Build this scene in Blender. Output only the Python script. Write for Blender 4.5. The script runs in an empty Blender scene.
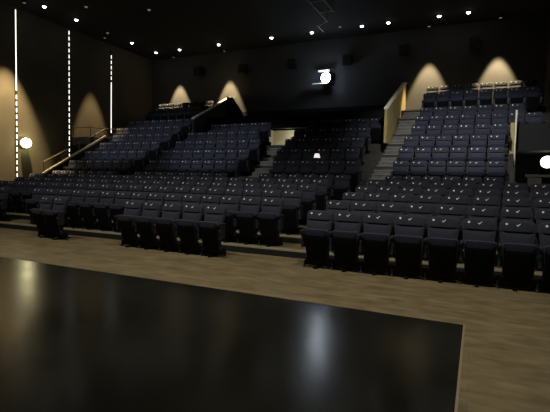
import bpy, bmesh, math, random
from mathutils import Vector, Matrix
random.seed(7)
S = bpy.context.scene
C = S.collection
PI = math.pi

# ------------------------------------------------------------------ materials
def mat(name, col, rough=.6, metal=0., noise=None, emit=None, strength=0., bump=0., spec=.5, sheen=0.):
    m = bpy.data.materials.new(name); m.use_nodes = True
    nt = m.node_tree; b = nt.nodes['Principled BSDF']
    b.inputs['Base Color'].default_value = (*col, 1)
    b.inputs['Roughness'].default_value = rough
    b.inputs['Metallic'].default_value = metal
    b.inputs['Specular IOR Level'].default_value = spec
    if sheen:
        b.inputs['Sheen Weight'].default_value = sheen
        b.inputs['Sheen Roughness'].default_value = .5
    if emit:
        b.inputs['Emission Color'].default_value = (*emit, 1)
        b.inputs['Emission Strength'].default_value = strength
    if noise:
        sc, amt = noise
        tc = nt.nodes.new('ShaderNodeTexCoord'); n = nt.nodes.new('ShaderNodeTexNoise')
        n.inputs['Scale'].default_value = sc; n.inputs['Detail'].default_value = 4
        nt.links.new(tc.outputs['Object'], n.inputs['Vector'])
        r = nt.nodes.new('ShaderNodeMapRange')
        r.inputs['From Min'].default_value = .3; r.inputs['From Max'].default_value = .7
        r.inputs['To Min'].default_value = 1 - amt; r.inputs['To Max'].default_value = 1 + amt
        nt.links.new(n.outputs['Fac'], r.inputs['Value'])
        mx = nt.nodes.new('ShaderNodeVectorMath'); mx.operation = 'SCALE'
        mx.inputs[0].default_value = col
        nt.links.new(r.outputs['Result'], mx.inputs['Scale'])
        nt.links.new(mx.outputs['Vector'], b.inputs['Base Color'])
        if bump:
            bp = nt.nodes.new('ShaderNodeBump'); bp.inputs['Strength'].default_value = bump
            bp.inputs['Distance'].default_value = .01
            nt.links.new(n.outputs['Fac'], bp.inputs['Height'])
            nt.links.new(bp.outputs['Normal'], b.inputs['Normal'])
    return m

def wood_floor():
    m = bpy.data.materials.new('stage_floor_boards'); m.use_nodes = True
    nt = m.node_tree; b = nt.nodes['Principled BSDF']; N = nt.nodes.new; L = nt.links.new
    tc = N('ShaderNodeTexCoord'); mp = N('ShaderNodeMapping')
    mp.inputs['Scale'].default_value = (1., 1.7, 1.)
    L(tc.outputs['Object'], mp.inputs['Vector'])
    n1 = N('ShaderNodeTexNoise'); n1.inputs['Scale'].default_value = 1.6; n1.inputs['Detail'].default_value = 6; n1.inputs['Roughness'].default_value = .65
    L(mp.outputs['Vector'], n1.inputs['Vector'])
    mp2 = N('ShaderNodeMapping'); mp2.inputs['Scale'].default_value = (3., 9., 1.)
    L(tc.outputs['Object'], mp2.inputs['Vector'])
    n2 = N('ShaderNodeTexNoise'); n2.inputs['Scale'].default_value = 1.; n2.inputs['Detail'].default_value = 5
    L(mp2.outputs['Vector'], n2.inputs['Vector'])
    br = N('ShaderNodeTexBrick'); br.inputs['Scale'].default_value = 1.
    br.inputs['Brick Width'].default_value = 1.8; br.inputs['Row Height'].default_value = .16
    br.inputs['Mortar Size'].default_value = .004
    br.inputs['Color1'].default_value = (1, 1, 1, 1); br.inputs['Color2'].default_value = (.84, .84, .84, 1)
    br.inputs['Mortar'].default_value = (.7, .7, .7, 1)
    L(tc.outputs['Object'], br.inputs['Vector'])
    a = N('ShaderNodeMath'); a.operation = 'ADD'; L(n1.outputs['Fac'], a.inputs[0]); L(n2.outputs['Fac'], a.inputs[1])
    cr = N('ShaderNodeValToRGB')
    cr.color_ramp.elements[0].position = .40; cr.color_ramp.elements[0].color = (.140, .108, .056, 1)
    cr.color_ramp.elements[1].position = .62; cr.color_ramp.elements[1].color = (.242, .190, .102, 1)
    h = N('ShaderNodeMath'); h.operation = 'MULTIPLY'; h.inputs[1].default_value = .5
    L(a.outputs[0], h.inputs[0]); L(h.outputs[0], cr.inputs['Fac'])
    mx = N('ShaderNodeMix'); mx.data_type = 'RGBA'; mx.blend_type = 'MULTIPLY'; mx.inputs['Factor'].default_value = .8
    L(cr.outputs['Color'], mx.inputs['A']); L(br.outputs['Color'], mx.inputs['B'])
    L(mx.outputs['Result'], b.inputs['Base Color'])
    b.inputs['Roughness'].default_value = .55; b.inputs['Specular IOR Level'].default_value = .3
    return m

def mat_vinyl():
    m = bpy.data.materials.new('black_dance_vinyl'); m.use_nodes = True
    nt = m.node_tree; b = nt.nodes['Principled BSDF']; N = nt.nodes.new; L = nt.links.new
    tc = N('ShaderNodeTexCoord')
    n1 = N('ShaderNodeTexNoise'); n1.inputs['Scale'].default_value = .9; n1.inputs['Detail'].default_value = 4; n1.inputs['Roughness'].default_value = .55
    L(tc.outputs['Object'], n1.inputs['Vector'])
    r = N('ShaderNodeMapRange'); r.inputs['From Min'].default_value = .3; r.inputs['From Max'].default_value = .7
    r.inputs['To Min'].default_value = .18; r.inputs['To Max'].default_value = .25
    L(n1.outputs['Fac'], r.inputs['Value']); L(r.outputs['Result'], b.inputs['Roughness'])
    cr = N('ShaderNodeValToRGB')
    cr.color_ramp.elements[0].position = .3; cr.color_ramp.elements[0].color = (.006, .006, .004, 1)
    cr.color_ramp.elements[1].position = .75; cr.color_ramp.elements[1].color = (.016, .015, .010, 1)
    L(n1.outputs['Fac'], cr.inputs['Fac']); L(cr.outputs['Color'], b.inputs['Base Color'])
    b.inputs['Specular IOR Level'].default_value = .5
    return m

M = {}
M['floor'] = wood_floor()
M['vinyl'] = mat_vinyl()
M['tape'] = mat('mat_edge_tape', (.26, .21, .13), .6)
M['fabric'] = mat('navy_seat_fabric', (.0125, .0158, .030), .85, noise=(60, .25), bump=.15, sheen=.1)
M['fabric_pad'] = mat('navy_seat_pad_fabric', (.0135, .0175, .044), .85, noise=(60, .25), bump=.15, sheen=.1)
M['shell'] = mat('black_seat_plastic', (.003, .0034, .006), .8, spec=.15)
M['steel'] = mat('dark_seat_steel', (.012, .012, .014), .45, .6)
M['ring'] = mat('grey_hinge_metal', (.22, .23, .26), .4, .5)
M['foot'] = mat('dull_foot_metal', (.10, .10, .10), .4, .7)
M['white'] = mat('white_embroidery', (.88, .89, .92), .5)
M['tier'] = mat('dark_tier_carpet', (.035, .034, .030), .9, noise=(9, .3))
M['tread'] = mat('grey_stair_tread', (.12, .122, .115), .8, noise=(5, .25))
M['nosing'] = mat('stair_nosing_strip', (.17, .17, .155), .6)
M['edge'] = mat('pale_platform_edge', (.34, .30, .21), .55)
M['arm'] = mat('charcoal_armrest_plastic', (.014, .015, .020), .6)
M['riser'] = mat('black_platform_riser', (.006, .006, .006), .7)
M['wall_left'] = mat('beige_side_plaster', (.115, .098, .066), .85, noise=(1.2, .12))
M['wall_rear'] = mat('grey_rear_plaster', (.082, .082, .085), .85, noise=(1.2, .08))
M['ceiling'] = mat('black_ceiling_paint', (.012, .012, .012), .9)
M['black'] = mat('black_painted_board', (.012, .011, .009), .8)
M['booth'] = mat('black_booth_cladding', (.008, .008, .009), .9)
M['parapet'] = mat('ochre_parapet_board', (.40, .31, .14), .7, noise=(3, .12))
M['cap'] = mat('pale_parapet_cap', (.78, .74, .58), .5)
M['stringer'] = mat('pale_stringer_edge', (.42, .36, .26), .6)
M['rail'] = mat('brown_steel_rail', (.10, .075, .05), .5, .4)
M['rail_grey'] = mat('grey_steel_rail', (.13, .135, .12), .5, .4)
M['pale_panel'] = mat('pale_niche_panel', (.72, .68, .50), .7, noise=(2, .05))
M['truss'] = mat('aluminium_truss', (.85, .87, .84), .4, .3)
M['speaker'] = mat('black_speaker_case', (.006, .007, .009), .7)
M['led'] = mat('white_led_strip', (.9, .9, .85), .5, emit=(1., .96, .86), strength=1.7)
M['lens'] = mat('downlight_lens', (.9, .9, .9), .4, emit=(1., .98, .93), strength=14)
M['lens_dim'] = mat('dim_downlight_lens', (.5, .5, .5), .4, emit=(1., .95, .9), strength=.12)
M['flood'] = mat('cold_floodlight_lens', (.9, .95, 1), .4, emit=(.80, .90, 1.), strength=28)
M['bulk'] = mat('warm_bulkhead_lens', (.95, .95, .8), .4, emit=(1., .93, .50), strength=15)
M['bulk_soft'] = mat('passage_bulkhead_lens', (.95, .95, .85), .4, emit=(1., .97, .85), strength=4)
M['shade'] = mat('glowing_lamp_shade', (.9, .88, .84), .5, emit=(1., .97, .93), strength=.8)
M['lampbody'] = mat('white_lamp_enamel', (.75, .75, .78), .4)

# ------------------------------------------------------------------ helpers
def link(name, bm, m, parent=None, smooth=False):
    me = bpy.data.meshes.new(name)
    bmesh.ops.recalc_face_normals(bm, faces=bm.faces[:])
    bm.to_mesh(me); bm.free()
    me.materials.append(m)
    if smooth:
        for p in me.polygons: p.use_smooth = True
        me.set_sharp_from_angle(angle=math.radians(40))
    o = bpy.data.objects.new(name, me); C.objects.link(o)
    if parent: o.parent = parent
    return o
def box(bm, x0, x1, y0, y1, z0, z1, bev=0.):
    v = [bm.verts.new((x, y, z)) for x in (x0, x1) for y in (y0, y1) for z in (z0, z1)]
    fs = [bm.faces.new([v[i] for i in q]) for q in ((0,1,3,2),(4,6,7,5),(0,4,5,1),(2,3,7,6),(0,2,6,4),(1,5,7,3))]
    if bev:
        es = list({e for f in fs for e in f.edges})
        bmesh.ops.bevel(bm, geom=es, offset=bev, segments=2, affect='EDGES', profile=.5)
def tube(bm, pts, r, n=8):
    pts = [Vector(p) for p in pts]
    for a, b in zip(pts[:-1], pts[1:]):
        d = b - a; L = d.length
        q = d.to_track_quat('Z', 'Y').to_matrix().to_4x4()
        bmesh.ops.create_cone(bm, cap_ends=True, segments=n, radius1=r, radius2=r, depth=L,
                              matrix=Matrix.Translation((a + b) / 2) @ q)
def disc(bm, c, axis, r, d, n=20, r2=None):
    q = Vector(axis).to_track_quat('Z', 'Y').to_matrix().to_4x4()
    bmesh.ops.create_cone(bm, cap_ends=True, segments=n, radius1=r, radius2=r if r2 is None else r2, depth=d,
                          matrix=Matrix.Translation(c) @ q)
def ring(bm, c, axis, R, r, n=14, k=6):
    q = Vector(axis).to_track_quat('Z', 'Y').to_matrix()
    c = Vector(c); g = []
    for i in range(n):
        a = 2*PI*i/n
        g.append([bm.verts.new(c + q @ Vector(((R + r*math.cos(2*PI*j/k))*math.cos(a), (R + r*math.cos(2*PI*j/k))*math.sin(a), r*math.sin(2*PI*j/k)))) for j in range(k)])
    for i in range(n):
        for j in range(k):
            bm.faces.new((g[i][j], g[(i+1)%n][j], g[(i+1)%n][(j+1)%k], g[i][(j+1)%k]))
def prism(bm, poly, axis, a, b):
    """extrude a 2-D polygon along an axis ('x': poly is (y,z); 'y': poly is (x,z); 'z': poly is (x,y))"""
    def P(q, t):
        return {'x': (t, q[0], q[1]), 'y': (q[0], t, q[1]), 'z': (q[0], q[1], t)}[axis]
    A = [bm.verts.new(P(q, a)) for q in poly]; B = [bm.verts.new(P(q, b)) for q in poly]
    bm.faces.new(A); bm.faces.new(B[::-1])
    n = len(poly)
    for i in range(n): bm.faces.new((A[i], A[(i+1)%n], B[(i+1)%n], B[i]))
def struct(name, bm, m, label=None, parent=None):
    o = link(name, bm, m, parent)
    if not parent:
        o['kind'] = 'structure'
        if label: o['label'] = label
    return o
def thing(name, label, cat, loc=(0, 0, 0), rz=0., group=None):
    o = bpy.data.objects.new(name, None); C.objects.link(o)
    o.empty_display_size = .2
    o.location = loc; o.rotation_euler = (0, 0, rz)
    o['label'] = label; o['category'] = cat
    if group: o['group'] = group
    return o
def lamp(kind, parent, loc, energy, col=(1, 1, 1), size=.1, aim=None, cone=60, blend=.5, name='bulb'):
    l = bpy.data.lights.new(name, kind); l.energy = energy; l.color = col
    if kind == 'SPOT':
        l.spot_size = math.radians(cone); l.spot_blend = blend; l.shadow_soft_size = size
    else:
        l.shadow_soft_size = size
    o = bpy.data.objects.new(name, l); C.objects.link(o)
    o.location = loc
    if aim is not None:
        o.rotation_euler = (Vector(aim)).to_track_quat('-Z', 'Y').to_euler()
    o.parent = parent
    return o

# ------------------------------------------------------------------ layout
XL, XR, YB, ZC = -17.2, 2.2, 20.0, 8.2
RY = {1: 7.15, 2: 8.05, 3: 8.95, 4: 9.85, 5: 10.75, 6: 12.4, 7: 13.23, 8: 14.06, 9: 14.89, 10: 15.72, 11: 16.55, 12: 17.38, 13: 18.3, 14: 19.15}
FZ = {1: 0., 2: .15, 3: .30, 4: .43, 5: .57, 6: .72, 7: 1.18, 8: 1.62, 9: 2.06, 10: 2.50, 11: 2.94, 12: 3.38, 13: 4.10, 14: 4.54}
RISE = {k: RY[k] - .30 for k in RY}
SX0, SX1 = -15.98, .98            # seat banks between the two side passages
PX0, PX1 = -11.85, -3.05          # control booth zone between the two parapets

# ------------------------------------------------------------------ setting
bm = bmesh.new(); box(bm, XL - .2, XR + .2, -7, 7.75, -.2, 0); struct('floor', bm, M['floor'])
bm = bmesh.new(); box(bm, XL - .2, XR + .2, -7, YB + .2, ZC, ZC + .2); struct('ceiling', bm, M['ceiling'])
bm = bmesh.new(); box(bm, XL - .2, XL, -7, YB + .2, -.2, ZC); struct('wall_left', bm, M['wall_left'])
bm = bmesh.new(); box(bm, XR, XR + .2, -7, YB + .2, -.2, ZC); struct('wall_right', bm, M['black'])
bm = bmesh.new(); box(bm, XL, XR, YB, YB + .2, -.2, ZC); struct('wall_rear', bm, M['wall_rear'])
bm = bmesh.new(); box(bm, XL - .2, XR + .2, -7.2, -7, -.2, ZC); struct('wall_stage', bm, M['black'])
bm = bmesh.new(); box(bm, PX0 + .12, PX1 - .02, 19.9, YB, 0, 5.0); struct('wall_rear_dado', bm, M['booth'])

# front platforms (wood, black riser faces) for rows two to five
for k in (2, 3, 4, 5):
    y1 = RISE[k + 1]
    bm = bmesh.new(); box(bm, XL, XR, RISE[k] + .02, y1 + (.02 if k < 5 else 0), -.2, FZ[k])
    o = struct('seating_platform', bm, M['floor'] if k < 4 else M['tier'])
    bm = bmesh.new(); box(bm, XL, XR, RISE[k], RISE[k] + .02, FZ[k - 1] if k > 2 else -.2, FZ[k] - .03)
    struct('platform_riser', bm, M['riser'], parent=o)
    bm = bmesh.new(); box(bm, XL, XR, RISE[k] - .005, RISE[k] + .06, FZ[k] - .03, FZ[k] + .003)
    struct('platform_edge', bm, M['edge'], parent=o)
# raked tiers
def tier_spans(k):
    if k <= 10: return [(SX0, SX1)]
    if k == 11: return [(SX0, SX1)]
    return [(SX0, PX0), (PX1, SX1)]
for k in range(6, 15):
    y0 = RISE[k]; y1 = RISE[k + 1] if k < 14 else YB
    bm = bmesh.new()
    for x0, x1 in tier_spans(k): box(bm, x0, x1, y0, y1, -.2, FZ[k])
    if k >= 11:
        zb = FZ[11] - .3
        box(bm, XL, SX0, y0, y1, zb, FZ[k]); box(bm, SX1, XR, y0, y1, zb, FZ[k])
    struct('raked_tier', bm, M['tier'])
for x0, x1 in ((XL, SX0), (SX1 + .1, XR)):
    bm = bmesh.new(); box(bm, x0, x1, 16.12, 16.18, FZ[11] - .3, FZ[11] + .56); box(bm, x0, x1, 16.18, 16.25, FZ[11] - .3, FZ[11])
    struct('portal_parapet', bm, M['booth'])
bm = bmesh.new(); box(bm, XL, SX0, RISE[6], YB, -.2, FZ[5]); struct('passage_floor_left', bm, M['tier'])
bm = bmesh.new(); box(bm, SX1, XR, RISE[6], YB, -.2, FZ[5]); struct('passage_floor_right', bm, M['tier'])
bm = bmesh.new(); box(bm, PX0 + .0, PX1, RISE[12], 17.0, -.2, FZ[11]); box(bm, PX0, PX1, 17.0, 17.62, -.2, FZ[11]); struct('rear_landing', bm, M['tier'])

# aisle stairs: three risers to a row
def stair(name, x_of, ks, label):
    bm = bmesh.new(); bn = bmesh.new()
    for k in ks:
        za, zb = FZ[k - 1], FZ[k]; n = 3 if zb - za < .5 else 5
        run = min(.83, RISE[k] - RISE[k - 1]) / n
        if k == 6: n, run = 1, .3
        for i in range(n):
            z = za + (zb - za) * (i + 1) / n
            y0 = RISE[k] - run * (n - 1 - i); y1 = RISE[k] + .001 if i < n - 1 else RISE[k] + .56
            if k == ks[-1] and i == n - 1: y1 = RISE[k] + .3
            xa, xb = x_of(y0)
            zb0 = za if i < n - 1 else zb
            box(bm, xa, xb, y0 - (0.0 if i < n - 1 else .012), y1, (za if i < n - 1 else zb) - (0 if i < n - 1 else .0), z + .012)
            box(bn, xa, xb, y0 - .014, y0 + .045, z - .02, z + .014)
    o = struct(name, bm, M['tread'], label)
    struct('nosing', bn, M['nosing'], parent=o)
    return o
lin = lambda a, b: (lambda y: a + (b - a) * (y - 12.4) / 4.15)
st_r = (lin(-3.22, -3.02), lin(-2.38, -2.24))
st_m = (lin(-7.28, -7.82), lin(-6.34, -6.90))
st_l = (lin(-12.42, -12.48), lin(-11.62, -11.72))
stair('aisle_stair_right', lambda y: (st_r[0](y) + .04, st_r[1](y) - .03), range(6, 15), 'grey aisle stair climbing beside the right seat bank')
stair('aisle_stair_middle', lambda y: (st_m[0](y) + .04, st_m[1](y) - .03), range(6, 12), 'grey aisle stair climbing to the pale lit niche')
stair('aisle_stair_left', lambda y: (st_l[0](y) + .04, st_l[1](y) - .03), range(6, 15), 'dark aisle stair climbing beside the left seat bank')

# control booth front with a pale lit niche at the head of the middle stair
nx0, nx1, nz1 = -8.75, -6.3, 3.80
bm = bmesh.new()
zt = 4.42
box(bm, PX0 + .12, nx0, 17.62, 17.75, FZ[11] - .2, zt)
box(bm, nx1, PX1 - .02, 17.62, 17.75, FZ[11] - .2, zt)
box(bm, nx0, nx1, 17.62, 17.75, nz1, zt)
box(bm, PX0 + .12, PX1 - .02, 17.75, 19.9, zt - .1, zt)
struct('booth_front', bm, M['booth'], 'black control booth front behind the middle seat blocks')
niche = thing('lit_niche', 'pale lit recess in the black booth front at the head of the middle stair', 'niche', (-7.52, 17.62, FZ[11]))
bm = bmesh.new(); box(bm, -1.22, 1.21, .9, .95, 0, .88, .004); link('back_panel', bm, M['pale_panel'], niche)
bm = bmesh.new(); box(bm, -1.22, 1.21, .0, .9, .001, .02); link('sill', bm, M['pale_panel'], niche)
bm = bmesh.new(); box(bm, -1.22, -1.19, .14, .9, .02, .88); box(bm, 1.18, 1.21, .14, .9, .02, .88); link('side_panel', bm, M['pale_panel'], niche)
lamp('POINT', niche, (-.2, .35, .66), 7.5, (1., .94, .72), .12)

# parapets with pale sloping caps
def parapet(x, t, y0, z0, ytop, ztop, tail, label, capside):
    o = thing('parapet_wall', label, 'parapet', (x, y0, 0), 0, 'parapets beside the rear booth')
    base = FZ[11]
    poly = [(0, base), (0, z0), (ytop - y0, ztop), (YB - .01 - y0, ztop if not tail else ztop - .02), (YB - .01 - y0, base)]
    bm = bmesh.new(); prism(bm, poly, 'x', -t, 0); link('panel', bm, M['parapet'] if capside else M['black'], o)
    bm = bmesh.new()
    prism(bm, [(-.02, z0 - .01), (-.02, z0 + .05), (ytop - y0, ztop + .05), (YB - .01 - y0, ztop + .05), (YB - .01 - y0, ztop), (ytop - y0, ztop), (0, z0)], 'x', -t - .02, .025)
    link('cap', bm, M['cap'], o)
    if tail:
        bm = bmesh.new()
        prism(bm, [(0, base), (0, ztop), (.35, ztop - .05), (.85, ztop - .75), (.95, ztop - 1.0), (.95, base)], 'y', 19.22 - y0, 19.32 - y0)
        link('return_panel', bm, M['black'], o)
    return o
parapet(-3.03, .1, 15.9, 4.14, 19.75, 5.86, False, 'ochre parapet with pale sloping cap left of the right aisle stair', True)
parapet(-11.75, .1, 16.45, 4.20, 19.55, 5.70, True, 'black parapet with bright sloping cap right of the left seat bank', False)

# side passages: sloping stringer walls with handrails, landing, portal
def stringer(x0, x1, dark, label):
    o = thing('stringer_wall', label, 'side wall', (x0, 12.05, 0))
    w = x1 - x0
    bm = bmesh.new(); prism(bm, [(0, FZ[5]), (0, 1.52), (3.25, 3.35), (3.25, FZ[5])], 'x', 0, w); link('panel', bm, M['black'], o)
    bm = bmesh.new(); prism(bm, [(-.01, 1.52), (-.01, 1.60), (3.25, 3.43), (3.25, 3.35)], 'x', -.01, w + .02); link('cap', bm, M['stringer'] if not dark else M['black'], o)
    bm = bmesh.new(); zf = lambda y: 1.60 + .563 * y
    for a, b in (((0), .47), (.85, .5), (1.75, .5), (2.6, .45)):
        tube(bm, [(w/2, a + .03, zf(a)), (w/2, a + .03, zf(a) + .42)], .018)
    link('baluster', bm, M['rail'], o)
    bm = bmesh.new(); tube(bm, [(w/2, .02, zf(0) + .42), (w/2, 3.2, zf(3.2) + .30)], .024); link('handrail', bm, M['rail'], o)
    return o
stringer(-15.98, -15.9, False, 'sloping passage wall with pale edge and brown handrail, left of the left bank')
ld = thing('passage_landing', 'dark landing slab with brown guard rail on the left side wall', 'landing', (XL, 14.5, 2.95))
bm = bmesh.new(); box(bm, .0, 1.18, 0, 1.66, 0, .34); link('slab', bm, M['black'], ld)
bm = bmesh.new()
tube(bm, [(.05, .04, .78), (1.15, .04, .78), (1.15, 1.62, .85)], .025); link('top_rail', bm, M['rail'], ld)
for x, y in ((.05, .04), (1.15, .04), (1.15, 1.62)):
    bm = bmesh.new(); tube(bm, [(x, y, .34), (x, y, .80)], .02); link('post', bm, M['rail'], ld)
jb = thing('portal_jamb', 'narrow ochre lit jamb with tall pole at the dark right passage', 'door jamb', (.93, 15.95, 0))
bm = bmesh.new(); box(bm, -.06, .055, -.2, -.03, 2.49, 3.5, .01); link('upright', bm, M['parapet'], jb)
bm = bmesh.new(); box(bm, -.06, .055, -.2, -.03, .72, 2.5); link('lower_upright', bm, M['parapet'], jb)
bm = bmesh.new(); tube(bm, [(.088, -.15, FZ[5]), (.088, -.15, 3.90)], .028); link('pole', bm, M['cap'], jb)
gr = thing('guard_rail', 'grey guard rail with small panel at the mouth of the right passage', 'rail', (1.0, 11.75, FZ[5]))
bm = bmesh.new(); box(bm, 0, .62, -.02, .02, 1.14, 1.20, .006); link('top_rail', bm, M['rail_grey'], gr)
bm = bmesh.new(); box(bm, .06, .34, -.012, .012, .92, 1.12, .004); link('panel', bm, M['rail_grey'], gr)
for x in (.14, .58):
    bm = bmesh.new(); tube(bm, [(x, 0, 0), (x, 0, 1.15)], .02); link('post', bm, M['rail_grey'], gr)

# black dance mat on the stage floor
t = thing('dance_mat', 'large black glossy dance mat laid on the pale stage floor', 'mat', (-6.5, -.8, 0))
bm = bmesh.new(); box(bm, -6.5, 6.43, -5.2, 5.758, 0, .006); link('vinyl_sheet', bm, M['vinyl'], t)
bm = bmesh.new(); box(bm, 6.431, 6.45, -5.2, 5.758, 0, .0065); link('edge_tape', bm, M['tape'], t)

# ------------------------------------------------------------------ seats
def cushion(w0, w1, z0, z1, y0, t, rtop, rbot, bulge, lean=0., n=5):
    """upholstered slab facing -y: width w0 at the bottom and w1 at the top, rounded corners, soft edges and a bulged face"""
    bm = bmesh.new(); out = []
    hw = lambda z: .5 * (w0 + (w1 - w0) * (z - z0) / (z1 - z0))
    def corner(cx, cz, r, a0, a1):
        for i in range(n + 1):
            a = a0 + (a1 - a0) * i / n
            out.append((cx + r * math.cos(a), cz + r * math.sin(a)))
    corner(hw(z1) - rtop, z1 - rtop, rtop, 0, PI/2)
    corner(-hw(z1) + rtop, z1 - rtop, rtop, PI/2, PI)
    corner(-hw(z0) + rbot, z0 + rbot, rbot, PI, 1.5*PI)
    corner(hw(z0) - rbot, z0 + rbot, rbot, 1.5*PI, 2*PI)
    cz = (z0 + z1) / 2; sx = max(w0, w1) / 2; sz = (z1 - z0) / 2
    rings = []
    for inset, y in ((.55, -bulge), (.25, -bulge * .75), (.035/sx*sx, 0), (.010, .006), (0, .022), (0, t - .015), (.015, t)):
        lp = []
        for x, z in out:
            if inset > .1: px, pz = x * (1 - inset), cz + (z - cz) * (1 - inset)
            else: px, pz = x * (1 - inset / sx), cz + (z - cz) * (1 - inset / sz)
            lp.append(bm.verts.new((px, y0 + y + lean * (pz - z1), pz)))
        rings.append(lp)
    m = len(out)
    for a, b in zip(rings[:-1], rings[1:]):
        for i in range(m): bm.faces.new((a[i], a[(i+1) % m], b[(i+1) % m], b[i]))
    bm.faces.new(rings[0]); bm.faces.new(rings[-1])
    return bm
LEAN = .30
def make_seat():
    root = thing('theatre_seat', '', 'seat')
    b = link('backrest', cushion(.385, .456, .42, .829, -.042, .075, .02, .08, .012, LEAN), M['fabric'], root, True)
    h = link('headrest', cushion(.458, .472, .815, .985, .0, .095, .075, .014, .016, LEAN), M['fabric'], root, True)
    yz = lambda z: .0 + LEAN * (z - .985)
    bm = bmesh.new(); disc(bm, (-.143, yz(.935) - .012, .935), (0, -1, LEAN), .0165, .006, 12); link('number_plate', bm, M['white'], h)
    bm = bmesh.new()
    P = [(-.020, .929), (-.013, .933), (-.002, .920), (.027, .948), (.038, .949), (.034, .943), (.001, .908), (-.005, .908)]
    prism(bm, [(x, z) for x, z in P], 'y', -.003, .003)
    for v in bm.verts: v.co.y += yz(v.co.z) - .0155
    link('emblem', bm, M['white'], h)
    p = link('seat_pad', cushion(.39, .432, .12, .690, -.315, .095, .045, .07, .012, -.31), M['fabric_pad'], root, True)
    for v in p.data.vertices: v.co.x += .022
    sh = link('seat_shell', cushion(.37, .412, .11, .632, -.303, .04, .04, .06, .012, -.31), M['shell'], p, True)
    for v in sh.data.vertices: v.co.x += .022
    a = make_arm(root, -.2245)
    bm = bmesh.new(); box(bm, -.2495, .2495, -.01, .03, .025, .165, .004); box(bm, -.06, .06, .0, .03, .16, .42, .004)
    box(bm, -.03, .03, -.20, .22, 0, .03, .006); box(bm, -.025, .025, -.01, .04, .02, .12); link('pedestal', bm, M['steel'], root)
    bm = bmesh.new(); box(bm, -.245, -.210, -.13, -.07, 0, .035, .005); box(bm, -.236, -.220, -.11, .0, .02, .12, .003); link('foot', bm, M['foot'], root)
    return root
def make_arm(root, x):
    bm = bmesh.new()
    box(bm, x - .025, x + .025, -.312, -.07, .615, .665, .014)
    box(bm, x - .025, x + .025, -.24, -.09, .36, .605, .008)
    a = link('armrest', bm, M['arm'], root)
    bm = bmesh.new(); ring(bm, (x, -.246, .53), (0, 1, 0), .021, .0045, 12, 5); link('hinge_ring', bm, M['ring'], a)
    return a
PROTO = make_seat(); PROTO_PARTS = list(PROTO.children)
END = make_arm(None, .2755)
first = [True]
ORD = ['first', 'second', 'third', 'fourth', 'fifth', 'sixth', 'seventh', 'eighth', 'ninth', 'tenth', 'eleventh', 'twelfth',
       'thirteenth', 'fourteenth', 'fifteenth', 'sixteenth', 'seventeenth', 'eighteenth', 'nineteenth', 'twentieth',
       'twenty-first', 'twenty-second', 'twenty-third', 'twenty-fourth']
def copy_part(o, parent):
    c = o.copy(); C.objects.link(c); c.parent = parent
    for g in o.children:
        d = g.copy(); C.objects.link(d); d.parent = c
    return c
NS = [0]
def seat(x, y, z, rz, label, group, end=False):
    if first[0]: r = PROTO; first[0] = False
    else:
        r = PROTO.copy(); C.objects.link(r)
        for p in PROTO_PARTS: copy_part(p, r)
    r.location = (x, y, z); r.rotation_euler = (0, 0, rz); r['label'] = label; r['group'] = group
    if end: copy_part(END, r)
    NS[0] += 1
    return r
def seat_row(k, x_first, n, where, group, rowname, pitch=.5, rz=0.):
    """n seats of row k, x_first = centre of the leftmost"""
    c = (n - 1) / 2
    for i in range(n):
        x = x_first + i * pitch; y = RY[k] + (i - c) * pitch * math.sin(rz)
        if n > 1 and i == 0: pos = 'leftmost'
        elif n > 1 and i == n - 1: pos = 'rightmost'
        else: pos = ORD[i] + ' from left'
        seat(x, y, FZ[k], rz, 'navy folded seat, %s, %s, %s' % (pos, rowname, where), group, i == n - 1)
D = .143
G1 = 'floor seats'
# front row on the stage floor: a pair, a five and the long right-hand row
seat_row(1, -9.50 + D, 2, 'the pair at far left', 'front row pair at left', 'front row', .55, math.radians(-8))
seat_row(1, -6.82 + D, 5, 'the block of five', 'front row block of five', 'front row', .53, math.radians(-2))
seat_row(1, -2.59 + D, 8, 'the right floor block', 'right floor block', 'front row')
rn = {2: 'second row', 3: 'third row', 4: 'fourth row', 5: 'fifth row'}
for k, x in ((2, -2.54), (3, -2.48), (4, -2.44), (5, -2.38)):
    seat_row(k, x + D, 8, 'the right floor block', 'right floor block', rn[k])
seat_row(2, -10.93 + D, 15, 'the left floor block', 'left floor block', rn[2])
seat_row(2, -12.95 + D, 2, 'the far-left floor pair', 'floor seats at far left', rn[2])
seat_row(3, -13.87 + D, 21, 'the left floor block', 'left floor block', rn[3])
seat_row(4, -14.35 + D, 22, 'the left floor block', 'left floor block', rn[4])
seat_row(5, -14.85 + D, 23, 'the left floor block', 'left floor block', rn[5])
up = {6: 'lowest row', 7: 'second row up', 8: 'third row up', 9: 'fourth row up', 10: 'fifth row up', 11: 'sixth row up', 12: 'seventh row up', 13: 'eighth row up', 14: 'topmost row'}
RX = {6: -2.27, 7: -2.21, 8: -2.20, 9: -2.18, 10: -2.07, 11: -2.07, 12: -2.02, 13: -2.02, 14: -2.0}
RN = {6: 6, 7: 6, 8: 6, 9: 6, 10: 6, 11: 8, 12: 7, 13: 8, 14: 8}
MLX = {6: -11.4, 7: -11.42, 8: -11.45, 9: -11.45, 10: -11.45, 11: -10.81}
MLN = {6: 8, 7: 8, 8: 8, 9: 8, 10: 7, 11: 6}
MRX = {6: -6.23, 7: -6.15, 8: -6.40, 9: -6.45, 10: -6.45, 11: -6.20}
MRN = {6: 6, 7: 6, 8: 6, 9: 6, 10: 6, 11: 6}
LX = {6: -15.75, 7: -15.75, 8: -15.75, 9: -15.75, 10: -15.78, 11: -16.4, 12: -16.4, 13: -15.9, 14: -15.9}
LN = {6: 7, 7: 7, 8: 7, 9: 7, 10: 7, 11: 8, 12: 8, 13: 7, 14: 7}
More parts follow.
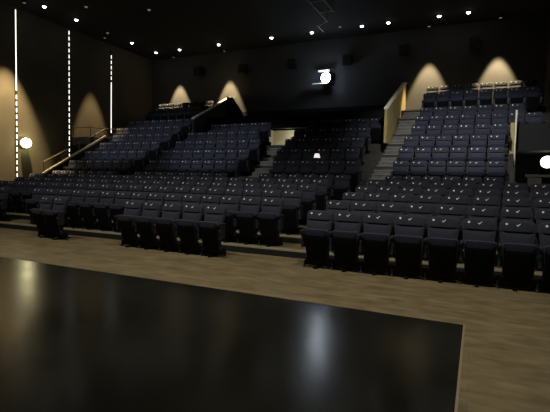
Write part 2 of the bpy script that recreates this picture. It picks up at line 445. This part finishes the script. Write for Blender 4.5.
for k in range(6, 15):
    seat_row(k, RX[k] + D, RN[k], 'the right bank', 'right raked bank', up[k])
    seat_row(k, LX[k] + D, LN[k], 'the left bank', 'left raked bank', up[k])
    if k <= 11:
        r_ = up[k] if k < 11 else 'topmost row'
        seat_row(k, MLX[k] + D, MLN[k], 'the bank left of the middle stair', 'middle bank, left half', r_)
        seat_row(k, MRX[k] + D, MRN[k], 'the bank right of the middle stair', 'middle bank, right half', r_)
# the proto end armrest itself becomes part of the first row's end seat copies only
bpy.data.objects.remove(END.children[0]); bpy.data.objects.remove(END)

# ------------------------------------------------------------------ fixtures
# vertical light strips on the left wall
for y, z0, z1, a, b, lab in ((11.8, 1.35, 8.11, 4.9, 8.11, 'white light strip on left wall, nearest the stage, solid upper half'),
                        (14.33, 2.05, 8.07, None, None, 'evenly dashed white light strip on left wall, middle of the three'),
                        (16.86, 3.75, 7.87, 3.75, 6.3, 'white light strip on left wall above the left bank, solid lower part')):
    o = thing('wall_light_strip', lab, 'light strip', (XL, y, z0), 0, 'light strips on the left wall')
    bm = bmesh.new(); box(bm, .0, .03, -.045, .045, 0, z1 - z0); link('channel', bm, M['black'], o)
    bm = bmesh.new(); z = z0
    per = .265
    if a is not None: box(bm, .03, .045, -.018, .018, a - z0, b - z0)
    while z + .17 < z1:
        if a is None or z + .17 < a or z > b: box(bm, .03, .045, -.017, .017, z - z0 + .03, z - z0 + .03 + .165)
        z += per
    link('diffuser', bm, M['led'], o)

def downlight(x, y, r, m, label, spot=None, group='ceiling downlights', d=0):
    o = thing('ceiling_downlight', label, 'ceiling light', (x, y, ZC), 0, group)
    bm = bmesh.new(); ring(bm, (0, 0, -.012), (0, 0, 1), r + .035, .018, 18, 6); link('trim_ring', bm, M['black'], o)
    bm = bmesh.new(); bmesh.ops.create_uvsphere(bm, u_segments=16, v_segments=8, radius=r, matrix=Matrix.Diagonal((1, 1, .55, 1)).to_4x4() if False else Matrix.Translation((0, 0, -.02)) @ Matrix.Diagonal((1, 1, .75, 1)))
    link('lens', bm, m, o, True)
    if spot:
        en, col, cone, blend, aim = spot
        lamp('SPOT', o, (0, 0, -.2), en, col, .08, aim, cone, blend)
    return o
WARM = (1., .75, .40)
DN = (0, 0, -1)
left_row = [(12.15, 1), (13.67, 1), (15.42, 0), (16.99, 1)]
names = ['nearest the stage', 'second from the stage', 'dim, third from the stage', 'fourth from the stage']
for (y, on), nm in zip(left_row, names):
    sp = None
    if y == 15.42: sp = None
    downlight(-15.93, y, .068 if on else .06, M['lens'] if on else M['lens_dim'], 'ceiling downlight in the row along the left wall, %s' % nm, sp)
rear = [-15.9, -14.36, -11.98, -9.07, -7.06, -4.79, -3.68, -1.69, -.62]
rear_nm = ['leftmost, in the corner', 'second from left', 'third from left', 'fourth from left', 'fifth from left', 'sixth from left', 'seventh from left', 'second from right', 'rightmost']
for x, nm in zip(rear, rear_nm):
    downlight(x, 18.76, .070, M['lens'], 'ceiling downlight in the row before the rear wall, %s' % nm)
downlight(-14.35, 12.78, .06, M['lens_dim'], 'dim ceiling downlight inside the left row, nearest the stage')
downlight(-12.20, 13.95, .06, M['lens_dim'], 'dim ceiling downlight above the left bank')
downlight(-5.68, 18.5, .06, M['lens_dim'], 'dim ceiling downlight beside the truss end')
# wall washers whose scallops show on the rear and left walls
def washer(x, y, label, en, cone=43, blend=.4, aim=(0, .05, -1)):
    o = thing('wall_washer', label, 'ceiling light', (x, y, ZC), 0, 'wall washers')
    bm = bmesh.new(); disc(bm, (0, 0, -.08), (0, 0, 1), .07, .16, 16); link('housing', bm, M['black'], o)
    bm = bmesh.new(); disc(bm, (0, 0, -.163), (0, 0, 1), .055, .006, 16); link('lens', bm, M['lens_dim'], o)
    lamp('SPOT', o, (0, 0, -.2), en, WARM, .05, aim, cone, blend)
for x, nm, en in ((-15.25, 'above the left bank', 2500), (-12.03, 'above the left parapet', 2500), (-2.12, 'above the right parapet', 2500), (.52, 'above the right bank', 2900)):
    washer(x, 19.40, 'black wall washer on the ceiling before the rear wall, ' + nm, en)
washer(-16.3, 15.6, 'black wall washer on the ceiling between the farther light strips', 1900, 35, .5, (-.05, 0, -1))
washer(-16.0, 11.35, 'black wall washer on the ceiling beside the nearest light strip', 5600, 44, .6, (-.11, 0, -1))

# floodlight with barn doors on the rear wall
fl = thing('wall_floodlight', 'bright cold floodlight with two barn doors on the rear wall', 'lamp', (-6.65, 19.7, 6.35))
bm = bmesh.new(); disc(bm, (0, .06, 0), (0, 1, 0), .25, .16, 28, .2); link('housing', bm, M['black'], fl, True)
bm = bmesh.new(); disc(bm, (0, -.035, 0), (0, 1, 0), .225, .02, 28); link('lens', bm, M['flood'], fl)
bm = bmesh.new(); prism(bm, [(-.03, .275), (-.13, .335), (-.13, .35), (-.03, .29)], 'x', -.36, .18); link('barn_door', bm, M['lampbody'], fl)
bm = bmesh.new(); prism(bm, [(-.03, -.22), (-.22, -.295), (-.22, -.31), (-.03, -.235)], 'x', -.62, .14); link('barn_door', bm, M['lampbody'], fl)
bm = bmesh.new(); box(bm, -.04, .04, .12, .3, -.04, .04); link('wall_arm', bm, M['black'], fl)
lamp('POINT', fl, (0, -.45, 0), 14, (.72, .84, 1.), .12)

# bulkhead lamps on the side walls
def bulkhead(loc, rz, label, en, m):
    o = thing('bulkhead_lamp', label, 'wall lamp', loc, rz, 'bulkhead lamps on the side walls')
    bm = bmesh.new(); disc(bm, (.03, 0, 0), (1, 0, 0), .23, .06, 28); link('base', bm, M['black'], o)
    bm = bmesh.new(); bmesh.ops.create_uvsphere(bm, u_segments=24, v_segments=14, radius=.195, matrix=Matrix.Translation((.19, 0, 0)))
    link('globe', bm, m, o, True)
    lamp('POINT', o, (.42, 0, 0), en, (1., .93, .72), .15)
bulkhead((XL, 12.1, 2.81), 0, 'glowing round bulkhead lamp on the beige left wall', 1.5, M['bulk'])
bulkhead((XR, 16.5, 2.3), PI, 'glowing round bulkhead lamp in the dark right passage', .5, M['bulk_soft'])

# loudspeakers on the rear wall
for x, z, nm in ((-13.93, 7.29, 'leftmost, above the left bank'), (-11.15, 7.16, 'second from left'), (-8.41, 7.17, 'left of the floodlight'),
                 (-5.66, 7.11, 'right of the floodlight'), (-3.15, 7.27, 'second from right'), (-.36, 7.31, 'rightmost, above the right bank')):
    o = thing('wall_speaker', 'black square loudspeaker high on the rear wall, ' + nm, 'speaker', (x, YB, z), 0, 'loudspeakers on the rear wall')
    bm = bmesh.new(); box(bm, -.21, .21, -.36, -.08, -.22, .22, .015); link('case', bm, M['speaker'], o)
    bm = bmesh.new(); disc(bm, (0, -.362, -.05), (0, 1, 0), .14, .01, 20); link('cone', bm, M['black'], o)
    bm = bmesh.new(); box(bm, -.04, .04, -.08, 0, -.05, .05); link('bracket', bm, M['black'], o)

# lighting truss hung from the ceiling
tr = thing('ceiling_truss', 'thin aluminium ladder truss hanging under the black ceiling', 'truss', (-5.3, 14.9, 7.7))
for x, y0, y1 in ((-.27, -1.2, 1.6), (.25, -1.2, .75)):
    bm = bmesh.new(); tube(bm, [(x, y0, 0), (x, y1, 0)], .018); link('chord', bm, M['truss'], tr)
for y in (-.9, -.38, .62):
    bm = bmesh.new(); tube(bm, [(-.27, y, 0), (.25, y, 0)], .012); link('rung', bm, M['truss'], tr)
bm = bmesh.new(); tube(bm, [(-.79, 1.85, 0), (-.77, 2.6, 0)], .016); link('short_bar', bm, M['truss'], tr)
bm = bmesh.new(); tube(bm, [(-.79, 2.0, 0), (-.27, 1.5, 0)], .01); link('short_bar_brace', bm, M['truss'], tr)
bm = bmesh.new()
for x, y in ((-.27, -1.1), (.25, -1.1), (-.27, 1.5), (.25, .7), (-.78, 2.2)): tube(bm, [(x, y, 0), (x, y, .498)], .006)
link('suspension_wire', bm, M['steel'], tr)

# small glowing white lamp standing among the dark middle seats
lp = thing('small_lamp', 'small glowing white lamp on a thin stand among the dark middle seats', 'lamp', (-4.80, 13.545, FZ[7]))
bm = bmesh.new(); disc(bm, (0, 0, 1.16), (0, 0, 1), .105, .13, 20, .07); link('lamp_shade', bm, M['shade'], lp, True)
bm = bmesh.new(); tube(bm, [(0, 0, .01), (0, 0, 1.10)], .012); link('pole', bm, M['steel'], lp)
bm = bmesh.new(); disc(bm, (0, 0, .01), (0, 0, 1), .085, .02, 18); link('base', bm, M['shell'], lp)

# added ceiling lights for the stage and the banks (invented fixtures above the frame)
def added_light(x, y, label, en, col, aim, cone, blend=.9, size=.25):
    o = thing('added_ceiling_light', label, 'ceiling light', (x, y, ZC), 0, 'added ceiling lights')
    bm = bmesh.new(); box(bm, -.2, .2, -.15, .15, -.22, .004, .0); link('housing', bm, M['black'], o)
    lamp('SPOT', o, (0, 0, -.4), en, col, size, aim, cone, blend)
OFF = (1., .94, .80); COOL = (.82, .88, 1.)
added_light(-.2, 4.2, 'added ceiling light over the stage, right', 930, OFF, (.0, .28, -1), 115)
added_light(-4.5, 4.2, 'added ceiling light over the stage, middle', 720, OFF, (0, .28, -1), 115)
added_light(-9.5, 4.4, 'added ceiling light over the stage, left', 700, OFF, (0, .28, -1), 115)
def aimed(x, y, tgt): return Vector(tgt) - Vector((x, y, ZC - .4))
added_light(-.4, 10.4, 'added ceiling light over the foot of the right bank', 1700, (1., .98, .93), aimed(-.4, 10.4, (-.55, 15.4, 3.0)), 66, .8)
added_light(-9.6, 9.3, 'added ceiling light over the foot of the middle bank', 950, (.92, .95, 1.), aimed(-9.6, 9.3, (-9.1, 14.9, 2.6)), 42, .7)
added_light(-13.2, 9.3, 'added ceiling light over the foot of the left bank', 900, (.90, .94, 1.), aimed(-13.2, 9.3, (-13.9, 15.6, 3.0)), 44, .7)

# ------------------------------------------------------------------ world, camera, view
w = bpy.data.worlds.new('dark_house'); S.world = w; w.use_nodes = True
w.node_tree.nodes['Background'].inputs['Color'].default_value = (.5, .55, .6, 1)
w.node_tree.nodes['Background'].inputs['Strength'].default_value = .0
cam = bpy.data.cameras.new('camera'); co = bpy.data.objects.new('camera', cam); C.objects.link(co)
yaw, pit, roll, f, ch = math.radians(24.838), math.radians(3.269), math.radians(1.361), 435.456, 1.476
fw = Vector((-math.sin(yaw)*math.cos(pit), math.cos(yaw)*math.cos(pit), -math.sin(pit)))
r0 = Vector((math.cos(yaw), math.sin(yaw), 0)); u0 = r0.cross(fw)
r = r0*math.cos(roll) + u0*math.sin(roll); u = -r0*math.sin(roll) + u0*math.cos(roll)
Mx = Matrix((r, u, -fw)).transposed().to_4x4(); Mx.translation = (0, 0, ch)
co.matrix_world = Mx
cam.sensor_fit = 'HORIZONTAL'; cam.sensor_width = 36; cam.lens = f * 36 / 550
cam.clip_start = .05; cam.clip_end = 100
S.camera = co
S.view_settings.view_transform = 'Standard'; S.view_settings.look = 'None'
S.view_settings.exposure = 0; S.view_settings.gamma = 1; S.view_settings.use_curve_mapping = False
print('seats', NS[0])
